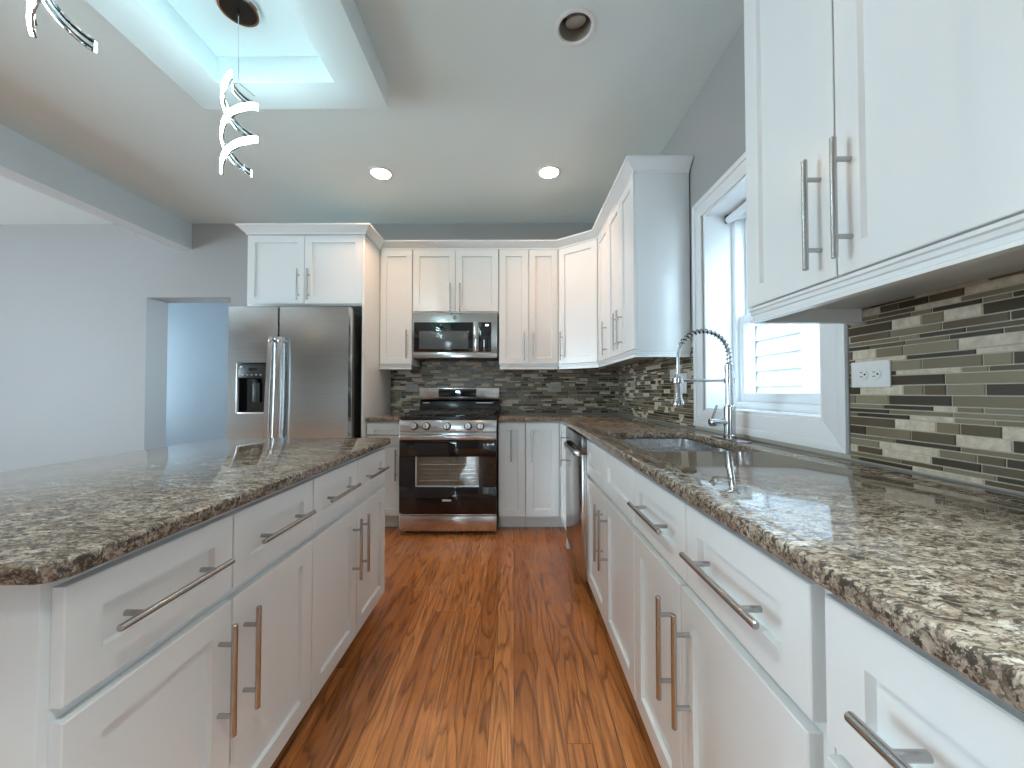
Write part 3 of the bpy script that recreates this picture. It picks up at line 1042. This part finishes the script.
# ------------------------------------------------------------------ microwave
mw = thing('microwave', (-.525, 3.5, 1.405), 'stainless over-the-range microwave under the wall cabinets', 'microwave')
MX0, MX1, MY, MZ0, MZ1 = -.902, -.148, 3.385, 1.408, 1.810
m = MB(); m.box(MX0 + .002, MX1 - .002, MY + .031, 3.708, MZ0, MZ1 - .001, .003); m.build('body', 'dark_plastic', mw)
m = MB(); m.box(MX0, MX1, MY + .006, MY + .03, MZ0 + .055, MZ1, .003); m.build('front_frame', 'stainless', mw)
m = MB(); m.box(MX0, MX1, MY + .004, MY + .03, MZ0 + .004, MZ0 + .053, .003); m.build('lower_vent_panel', 'stainless', mw)
m = MB(); m.box(MX0 + .015, MX0 + .540, MY, MY + .007, MZ0 + .058, MZ1 - .082, .003); md = m.build('door', 'black_glass', mw)
m = MB(); m.box(MX0 + .062, MX0 + .497, MY - .001, MY + .001, MZ0 + .082, MZ1 - .160, .0005); m.build('window_screen', 'grey_plastic', md)
m = MB()
m.box(MX0 + .548, MX0 + .580, MY - .022, MY - .010, MZ0 + .058, MZ1 - .080, .004)
for z in (MZ0 + .075, MZ1 - .110): m.box(MX0 + .554, MX0 + .574, MY - .012, MY + .007, z, z + .018, .002)
m.build('handle', 'chrome', mw)
m = MB(); m.box(MX0 + .588, MX0 + .702, MY, MY + .007, MZ0 + .058, MZ1 - .082, .002); kp = m.build('keypad', 'black_glass', mw)
m = MB()
for i in range(4):
    for j in range(6):
        x = MX0 + .612 + i * .022; z = MZ0 + .078 + j * .022
        m.box(x - .0045, x + .0045, MY - .0008, MY + .001, z - .003, z + .003)
m.build('key_print', 'print_grey', kp)
m = MB(); m.box(MX0 + .650, MX0 + .675, MY - .0008, MY + .001, MZ1 - .115, MZ1 - .102); m.build('clock_digits', 'display_light', kp)

def monogram(parent, x, y, z, r):
    m = MB(); m.lathe([(r, 0), (r, .003), (r * .88, .0035), (r * .86, .002), (0, .002)], (x, y, z), (0, -1, 0), 28)
    b = m.build('badge', 'dark_chrome', parent)
    m = MB()
    m.tube([(x + r * .93 * math.cos(2 * PI * k / 32), y - .0035, z + r * .93 * math.sin(2 * PI * k / 32)) for k in range(32)], r * .07, 6, closed=True)
    m.build('badge_ring', 'chrome', b)
    text_mesh('GE', r * 1.0, (x, y - .0028, z), Matrix.Rotation(PI / 2, 3, 'X'), 'badge_light', 'badge_letters', b)
monogram(mw, -.525, MY + .006, MZ1 - .040, .017)

# ------------------------------------------------------------------ refrigerator
rf = thing('refrigerator', (-1.71, 3.3, 0), 'stainless side by side refrigerator with water dispenser beside the doorway', 'refrigerator')
RFX0, RFX1, RFY = -2.172, -1.250, 2.890
m = MB(); m.box(RFX0 + .006, RFX1 - .004, RFY + .072, 3.69, .02, 1.745, .004)
m.build('body', 'stainless_dark', rf)
m = MB(); m.box(RFX0 + .04, RFX1 - .04, RFY + .09, RFY + .20, 1.745, 1.765, .003); m.build('hinge_cover', 'dark_plastic', rf)

def curved_door(x0, x1, z0, z1, y, niche=None, bulge=.004):
    m = MB()
    xs = [x0 + .004 + (x1 - x0 - .008) * k / 16 for k in range(17)]
    if niche:
        xs = [q for q in xs if abs(q - niche[0]) > .008 and abs(q - niche[1]) > .008] + [niche[0], niche[1]]
    xs = sorted(xs)
    zs = sorted([z0, z1] + (list(niche[2:4]) if niche else []))
    def yf(x):
        u = (x - x0) / (x1 - x0) * 2 - 1
        return y + bulge * (u * u) + (.003 if abs(u) > .985 else 0)
    gv = [[m.bm.verts.new((x, yf(x), z)) for z in zs] for x in xs]
    for i in range(len(xs) - 1):
        for j in range(len(zs) - 1):
            if niche and xs[i] >= niche[0] - 1e-6 and xs[i + 1] <= niche[1] + 1e-6 and zs[j] >= niche[2] - 1e-6 and zs[j + 1] <= niche[3] + 1e-6:
                continue
            m.bm.faces.new((gv[i][j], gv[i + 1][j], gv[i + 1][j + 1], gv[i][j + 1]))
    yb = y + .066
    bk_ = [m.bm.verts.new((q[0], yb, q[1])) for q in ((x0, z0), (x1, z0), (x1, z1), (x0, z1))]
    side0 = [m.bm.verts.new((x0, y + bulge + .012, z)) for z in zs]
    side1 = [m.bm.verts.new((x1, y + bulge + .012, z)) for z in zs]
    for j in range(len(zs) - 1):
        m.bm.faces.new((side0[j], gv[0][j], gv[0][j + 1], side0[j + 1]))
        m.bm.faces.new((gv[-1][j], side1[j], side1[j + 1], gv[-1][j + 1]))
    m.bm.faces.new([bk_[0]] + side0 + [bk_[3]])
    m.bm.faces.new([bk_[1]] + side1 + [bk_[2]])
    m.bm.faces.new([bk_[3], side0[-1]] + [g[-1] for g in gv] + [side1[-1], bk_[2]])
    m.bm.faces.new([bk_[0], side0[0]] + [g[0] for g in gv] + [side1[0], bk_[1]])
    m.bm.faces.new(bk_)
    return m
XS = -1.786
NI = (-2.088, -1.872, .955, 1.325)
dl = curved_door(RFX0, XS - .004, .075, 1.758, RFY, NI).build('door', 'stainless_fridge', rf, smooth=.35)
dr = curved_door(XS + .004, RFX1, .075, 1.758, RFY).build('door', 'stainless_fridge', rf, smooth=.35)
# dispenser
yn = RFY + .004
m = MB()
x0, x1, z0, z1 = NI
def quad(*p): m.face(p)
zc_ = 1.215
quad((x0, yn + .05, z0), (x1, yn + .05, z0), (x1, yn + .05, zc_), (x0, yn + .05, zc_))
quad((x0, yn - .004, z0), (x0, yn + .05, z0), (x0, yn + .05, zc_), (x0, yn - .004, zc_))
quad((x1, yn - .004, z0), (x1, yn + .05, z0), (x1, yn + .05, zc_), (x1, yn - .004, zc_))
quad((x0, yn - .004, z0), (x1, yn - .004, z0), (x1, yn + .05, z0), (x0, yn + .05, z0))
di = m.build('dispenser', 'black_glass', dl)
m = MB(); m.box(x0 + .002, x1 - .002, yn - .008, yn + .048, zc_, z1 - .004, .006); pc = m.build('control_panel', 'dark_plastic', di)
m = MB(); m.box(x0 + .085, x0 + .145, yn - .0095, yn - .006, 1.272, 1.292); m.build('display', 'black_glass', di)
for k in range(5):
    m = MB(); m.box(x0 + .035 + k * .034, x0 + .045 + k * .034, yn - .0095, yn - .006, 1.236, 1.243); m.build('button', 'badge_light', di)
m = MB(); m.box(x0 + .018, x0 + .036, yn - .0095, yn - .006, 1.294, 1.306); m.build('sticker', 'sticker_white', di)
m = MB()
m.box(x0 - .010, x0 + .002, yn - .010, yn + .01, z0 - .004, z1 + .004, .003); m.box(x0 + .002, x1 + .002, yn - .010, yn + .01, z0 - .010, z0 + .002, .003)
m.build('bezel', 'badge_light', di)
m = MB(); m.box(x0 - .002, x1 + .004, yn - .012, yn + .02, z1 - .004, z1 + .008, .004); m.build('hood', 'black_enamel', di)
m = MB(); m.box(-2.0, -1.945, yn + .030, yn + .042, 1.03, 1.18, .004); m.tube([(-1.985, yn + .02, 1.21), (-1.965, yn + .025, 1.185)], .014, 12); m.build('paddle', 'dark_plastic', di)
for d_, xa, xt in ((dl, -1.836, .0), (dr, -1.766, .0)):
    m = MB()
    xc = xa + .022
    P = []
    zz = [.42, .435, .50, .90, 1.30, 1.46, 1.512, 1.522]
    for k, z in enumerate(np.linspace(.42, 1.522, 25)):
        u = (z - .42) / 1.102
        out = .040 + .018 * (1 - (2 * u - 1) ** 2)
        P.append((out, z))
    prev = None
    for out, z in P:
        sk = (1.522 - z) * -.025
        y = RFY - .006 - out
        vs = [m.bm.verts.new((xc - .021 + sk, y + .012, z)), m.bm.verts.new((xc - .017 + sk, y, z)), m.bm.verts.new((xc + .017 + sk, y, z)), m.bm.verts.new((xc + .021 + sk, y + .012, z)), m.bm.verts.new((xc + .010 + sk, y + .024, z)), m.bm.verts.new((xc - .010 + sk, y + .024, z))]
        if prev:
            for k in range(6):
                m.bm.faces.new((prev[k], prev[(k + 1) % 6], vs[(k + 1) % 6], vs[k]))
        else:
            m.bm.faces.new(vs)
        prev = vs
    m.bm.faces.new(prev[::-1])
    for z in (.44, 1.495): m.box(xc - .014, xc + .014, RFY - .05, RFY + .010, z - .012, z + .012, .003)
    m.build('handle', 'stainless', d_)
monogram(dr, -1.371, RFY + .006, 1.686, .022)
m = MB(); m.box(RFX0 + .02, RFX1 - .02, RFY + .05, RFY + .07, .02, .072, .002); m.build('toe_grille', 'dark_plastic', rf)

# enclosure panel and the cabinet over the refrigerator
m = MB(); m.box(-1.213, -1.1955, 3.045, 3.712, 0, 2.372, .0015)
side_panel = m

def wallcab(loc, label):
    return thing('wall_cabinet', loc, label, 'cabinet', 'wall cabinets')

FB = frame((0, 3.05, 0), (1, 0, 0), (0, -1, 0))
c = wallcab((-1.68, 3.4, 1.8), 'deep white wall cabinet with two doors above the refrigerator')
carcass(c, FB, -2.150, -1.2145, 1.805, 2.435, .66)
side_panel.build('side_panel', 'cabinet_paint', c)
door(c, FB, -2.140, -1.683, 1.815, 2.368, -1.722, hz=1.965); door(c, FB, -1.679, -1.2165, 1.815, 2.368, -1.640, hz=1.965)

# ------------------------------------------------------------------ wall cabinets, back run and corner
FU = frame((0, 3.39, 0), (1, 0, 0), (0, -1, 0))
UZ0, UZ1, UT = 1.357, 2.375, 2.435
RAILP = [(0.0, 1.352), (.013, 1.352), (.013, 1.345), (.007, 1.343), (.007, 1.334), (.001, 1.332), (.001, 1.322), (.009, 1.319), (.009, 1.311), (-.012, 1.311), (-.012, 1.352)]

def rail(parent, path):
    MB().sweep(path, RAILP).build('light_rail', 'cabinet_paint', parent)

c = wallcab((-1.05, 3.55, 1.35), 'narrow white wall cabinet with one door between refrigerator panel and microwave')
carcass(c, FU, -1.194, -.9045, 1.352, UT, .322)
door(c, FU, -1.190, -.907, UZ0, UZ1, -.948, hz=1.53, stile=.055)
rail(c, [(-1.194, 3.402), (-.9125, 3.402)])

c = wallcab((-.525, 3.55, 1.81), 'short white wall cabinet with two doors directly above the microwave')
carcass(c, FU, -.9035, -.1345, 1.815, UT, .322)
door(c, FU, -.897, -.5215, 1.826, UZ1, -.562, hz=1.945); door(c, FU, -.5185, -.141, 1.826, UZ1, -.476, hz=1.945)

c = wallcab((.13, 3.55, 1.35), 'white wall cabinet with two narrow doors right of the microwave')
carcass(c, FU, -.1335, .3925, 1.352, UT, .322)
door(c, FU, -.130, .127, UZ0, UZ1, .090, hz=1.51); door(c, FU, .131, .389, UZ0, UZ1, .170, hz=1.51)
rail(c, [(-.1255, 3.402), (.391, 3.402)])

c = wallcab((.72, 3.4, 1.35), 'white angled corner wall cabinet with one wide door')
A_, B_ = V((.3935, 3.39, 0)), V((.69, 3.1535, 0))
ud = (B_ - A_).normalized()
nd = V((ud.y, -ud.x, 0))
FD = frame(A_, ud, nd)
LD = (B_ - A_).length
q0, q1 = A_ - nd * .0205, B_ - nd * .0205
m = MB(); m.slab([(.394, q0.y + .004), (q0.x + .006, q0.y), (q1.x, q1.y + .003), (1.012, q1.y + .003), (1.012, 3.712), (.394, 3.712)], None, 1.352, UT)
m.build('carcass', 'cabinet_paint', c)
door(c, FD, .004, LD - .004, UZ0, UZ1, .038, hz=1.51)
rail(c, [tuple((A_ - nd * .012).to_2d()), tuple((B_ - nd * .012).to_2d())])

FV = frame((.69, 0, 0), (0, 1, 0), (-1, 0, 0))
def right_upper(loc, label, a0, a1, doors, ret=False):
    c = wallcab(loc, label)
    carcass(c, FV, a0, a1, 1.352, UT, .322)
    for (d0, d1, h) in doors:
        door(c, FV, d0, d1, UZ0, UZ1, h, hz=1.508)
    return c
c = right_upper((.86, 2.98, 1.35), 'white wall cabinet with one narrow door next to the angled corner cabinet', 2.812, 3.1505, [(2.815, 3.148, 2.852)])
rail(c, [(.702, 3.150), (.702, 2.812)])
c = right_upper((.86, 2.5, 1.35), 'white wall cabinet with two doors whose broad side faces the window', 2.200, 2.811, [(2.205, 2.486, 2.450), (2.490, 2.808, 2.532)])
rail(c, [(.702, 2.811), (.702, 2.212), (1.012, 2.212)])
c = right_upper((.86, .82, 1.35), 'large white wall cabinet with two doors hanging close on the right', .505, 1.139, [(.512, .818, .782), (.822, 1.134, .860)])
rail(c, [(1.012, 1.127), (.702, 1.127), (.702, .506)]) if False else rail(c, [(.702, .506), (.702, 1.127)][::-1])
MB().sweep([(1.010, 1.127), (.7145, 1.127)], RAILP).build('light_rail', 'cabinet_paint', c)
c = right_upper((.86, .2, 1.35), 'white wall cabinet at the right frame edge, only its door edge showing', -.15, .5035, [(-.145, .175, .138), (.179, .500, .217)])
rail(c, [(.702, .5035), (.702, -.15)])

CROWN = [(-.018, 2.374), (.004, 2.374), (.004, 2.388), (.014, 2.394), (.044, 2.424), (.055, 2.430), (.055, 2.442), (-.018, 2.442)]
CROWN = [(o_, z_ + .002) for o_, z_ in CROWN]
m = MB()
m.sweep([(-2.152, 3.712), (-2.152, 3.052), (-1.194, 3.052), (-1.194, 3.392), (.3935, 3.392), (.692, 3.1545), (.692, 2.198), (1.012, 2.198)],
        [(o_, z_) for o_, z_ in CROWN])
struct(m.build('crown_molding', 'cabinet_paint', root=(-.5, 3.4, 2.376)), 'white crown molding along the tops of the far wall cabinets', 'molding')
m = MB()
m.sweep([(1.012, 1.141), (.692, 1.141), (.692, -.15)], CROWN)
struct(m.build('crown_molding', 'cabinet_paint', root=(.69, .5, 2.376)), 'white crown molding on top of the close right wall cabinets', 'molding')


# ------------------------------------------------------------------ outlets and switch
def outlet(fr, a, z, horiz, mat, label, sw=False):
    w_, h_ = (.118, .074) if horiz else (.074, .118)
    p0 = fr(a, z, .0065)
    o = thing('wall_outlet', p0, label, 'outlet', 'wall plates')
    m = MB()
    m.hexa([fr(a - w_ / 2, z - h_ / 2, .0065), fr(a + w_ / 2, z - h_ / 2, .0065), fr(a + w_ / 2, z - h_ / 2, .012), fr(a - w_ / 2, z - h_ / 2, .012),
            fr(a - w_ / 2, z + h_ / 2, .0065), fr(a + w_ / 2, z + h_ / 2, .0065), fr(a + w_ / 2, z + h_ / 2, .012), fr(a - w_ / 2, z + h_ / 2, .012)], .002)
    m.build('plate', mat, o)
    nn = (fr(0, 0, 1) - fr(0, 0, 0))
    if sw:
        m = MB()
        m.hexa([fr(a - .016, z - .033, .012), fr(a + .016, z - .033, .012), fr(a + .016, z - .033, .015), fr(a - .016, z - .033, .015),
                fr(a - .016, z + .033, .012), fr(a + .016, z + .033, .012), fr(a + .016, z + .033, .0135), fr(a - .016, z + .033, .0135)], .001)
        m.build('rocker', mat, o)
        return
    for s_ in (-.0195, .0195):
        ca, cz_ = (a + s_, z) if horiz else (a, z + s_)
        m = MB(); m.lathe([(.0165, .0055), (.0165, .0075), (.015, .008), (0, .008)], fr(ca, cz_, .0065), nn, 24)
        r = m.build('receptacle', mat, o)
        m = MB()
        def slot(da, dz, wa, wz):
            A0, Z0 = (ca + dz, cz_ + da) if horiz else (ca + da, cz_ + dz)
            WA, WZ = (wz, wa) if horiz else (wa, wz)
            m.hexa([fr(A0 - WA, Z0 - WZ, .0142), fr(A0 + WA, Z0 - WZ, .0142), fr(A0 + WA, Z0 - WZ, .0149), fr(A0 - WA, Z0 - WZ, .0149),
                    fr(A0 - WA, Z0 + WZ, .0142), fr(A0 + WA, Z0 + WZ, .0142), fr(A0 + WA, Z0 + WZ, .0149), fr(A0 - WA, Z0 + WZ, .0149)])
        slot(-.006, .003, .001, .0045); slot(.006, .003, .001, .0038); slot(0, -.008, .0025, .0025)
        m.build('slots', 'black_gap', r)
    m = MB(); m.lathe([(.0028, .0055), (.0028, .0065), (0, .007)], fr(a, z, .0065), nn, 12); m.build('screw', 'badge_light', o)

FWR = frame((XR, 0, 0), (0, 1, 0), (-1, 0, 0))
FWB = frame((0, YB, 0), (1, 0, 0), (0, -1, 0))
outlet(FWR, 1.094, 1.160, True, 'white_plastic', 'large white double outlet on the mosaic right of the window')
outlet(FWR, 2.290, 1.163, False, 'white_plastic', 'upright white switch plate on the mosaic behind the faucet', True)
outlet(FWR, 2.430, 1.216, True, 'white_plastic', 'white sideways outlet behind the spray head, next to upright switch plate')
outlet(FWR, 3.265, 1.168, True, 'greige_plastic', 'beige outlet on the right wall mosaic near the inside corner')
outlet(FWB, .395, 1.148, True, 'greige_plastic', 'beige outlet on the back wall mosaic under the narrow doors')
outlet(FWB, -.990, 1.150, True, 'greige_plastic', 'beige outlet on the mosaic left of the range backguard')


# ------------------------------------------------------------------ ceiling lights
def downlight(x, y, label, lit, power=10, color=(1.0, .47, .22), cone=2.2, blend=1.0):
    o = thing('recessed_light', (x, y, ZC), label, 'ceiling light', 'recessed ceiling lights')
    m = MB()
    if lit:
        m.lathe([(.090, -.0005), (.090, -.003), (.078, -.0075), (.071, -.0075), (.069, -.003), (.069, -.0005)], (x, y, ZC), seg=40)
        m.build('trim_ring', 'trim_paint', o)
        m = MB(); m.lathe([(.069, -.002), (.05, -.005), (0, -.007)], (x, y, ZC), seg=40); m.build('lens', 'lamp_warm', o)
        l = bpy.data.lights.new('lamp', 'SPOT'); l.energy = power; l.color = color; l.spot_size = cone; l.spot_blend = blend; l.shadow_soft_size = .06
        lo = bpy.data.objects.new('lamp', l); lo.location = (0, 0, -.02); COL.objects.link(lo); lo.parent = o
    else:
        # open can with a tilted lamp set up inside it
        m.lathe([(.078, .004), (.094, -.0005), (.094, -.003), (.086, -.006), (.076, -.004), (.072, .004)], (x, y, ZC), seg=48); m.build('trim_ring', 'trim_paint', o)
        m = MB(); m.lathe([(.0735, .002), (.0715, .04), (.068, .10), (0, .10)], (x, y, ZC), seg=48); m.build('baffle', 'can_interior', o)
        m = MB()
        ax = V((.10, .30, -1)).normalized()
        m.lathe([(.035, -.05), (.046, -.004), (.046, .003), (.042, .006), (0, .008)], (x + .004, y + .006, ZC + .036), ax, 32); m.build('lamp_face', 'lamp_off', o)
downlight(-1.002, 2.855, 'warm lit recessed light above the refrigerator side of the range', True)
downlight(.263, 2.848, 'warm lit recessed light above the narrow wall cabinet doors', True)
for x_, y_, p_, c_, w_ in ((.277, -.28, 88, 1.28, 'over the sink side of the aisle behind the camera'), (-1.002, .44, 24, 1.8, 'over the close end of the island'),  # unseen fill lamps added to brighten doors, floor and reflections
                           (-5.4, -4.6, 110, 2.6, 'in the adjoining room to the left')):
    downlight(x_, y_, 'added recessed fill light ' + w_ + ', out of frame', True, p_, (.76, .94, 1.0), c_, .6)
downlight(.277, 1.709, 'unlit recessed light with its tilted bulb showing', False)


# ------------------------------------------------------------------ pendants: double helix LED ribbons
def pendant(x, y, label):
    zt_ = ZC - .0205
    o = thing('pendant_light', (x, y, 2.05), label, 'pendant light', 'helix pendants over the island')
    cx, cy = x + .028, y - .055
    m = MB(); m.lathe([(.080, 0), (.080, -.022), (.074, -.027), (.066, -.027)], (cx, cy, zt_), seg=40); ca = m.build('canopy', 'chrome', o)
    m = MB(); m.lathe([(.067, -.0265), (.02, -.0275), (0, -.0275)], (cx, cy, zt_), seg=40); m.lathe([(.006, -.027), (.006, -.045), (.002, -.05), (0, -.05)], (cx, cy, zt_), seg=12); m.build('canopy_face', 'black_enamel', ca)
    m = MB(); m.tube([(cx, cy, zt_ - .045), (x - .006, y, 2.45)], .0014, 6); m.build('cord', 'chrome', o)
    R = .0602
    def helix(ph0, z0, z1, turns, n=90):
        out = []
        turns_abs = abs(turns)
        for k in range(n + 1):
            u = k / n
            ph = ph0 + turns * 2 * PI * u
            out.append((V((x, y, z0 - .31 * turns_abs * u + .176 * .063 * math.cos(ph) - .134 * .063 * math.sin(ph))), V((math.cos(ph), math.sin(ph), 0))))
        return out
    # angle -90 deg faces the camera; angle decreasing: front, left, rear, right, front
    for (ph0, z0, z1) in ((-1.432, 2.428, 0), (2.66, 2.466, 0)):
        H_ = helix(ph0, z0, z1, -1.2)
        m = MB()
        prev = None
        for c_, d in H_:
            vs = [m.bm.verts.new(c_ + d * (R + .006) + V((0, 0, s_))) for s_ in (-.0145, .0145)] + [m.bm.verts.new(c_ + d * R + V((0, 0, s_))) for s_ in (.0145, -.0145)]
            if prev:
                for k in range(4):
                    m.bm.faces.new((prev[k], prev[(k + 1) % 4], vs[(k + 1) % 4], vs[k])).material_index = 1 if k == 2 else 0
            else:
                m.bm.faces.new(vs)
            prev = vs
        m.bm.faces.new(prev[::-1])
        rb = m.build('led_ribbon', ['led_strip', 'dark_chrome'], o)
        for s_ in (-.016, .016):
            m = MB(); m.tube([c_ + d * (R - .004) + V((0, 0, s_)) for c_, d in H_], .0035, 8)
            m.build('rail', 'chrome', rb)
        m = MB()
        prev = None
        for c_, d in H_:
            vs = [m.bm.verts.new(c_ + d * (R - .001) + V((0, 0, s_))) for s_ in (-.005, .005)] + [m.bm.verts.new(c_ + d * (R - .004) + V((0, 0, s_))) for s_ in (.005, -.005)]
            if prev:
                for k in range(4):
                    m.bm.faces.new((prev[k], prev[(k + 1) % 4], vs[(k + 1) % 4], vs[k]))
            else:
                m.bm.faces.new(vs)
            prev = vs
        m.bm.faces.new(prev[::-1])
        m.build('backing', 'badge_light', rb)
    m = MB(); m.tube([(x - .050, y + .025, 2.464), (x - .006, y, 2.450), (x + .056, y + .012, 2.400)], .0025, 8); m.build('cross_bar', 'chrome', o)
pendant(-1.186, 1.63, 'glowing double helix pendant hanging over the island toward the refrigerator')
pendant(-1.196, 1.0, 'glowing helix pendant cut off by the upper left frame corner')
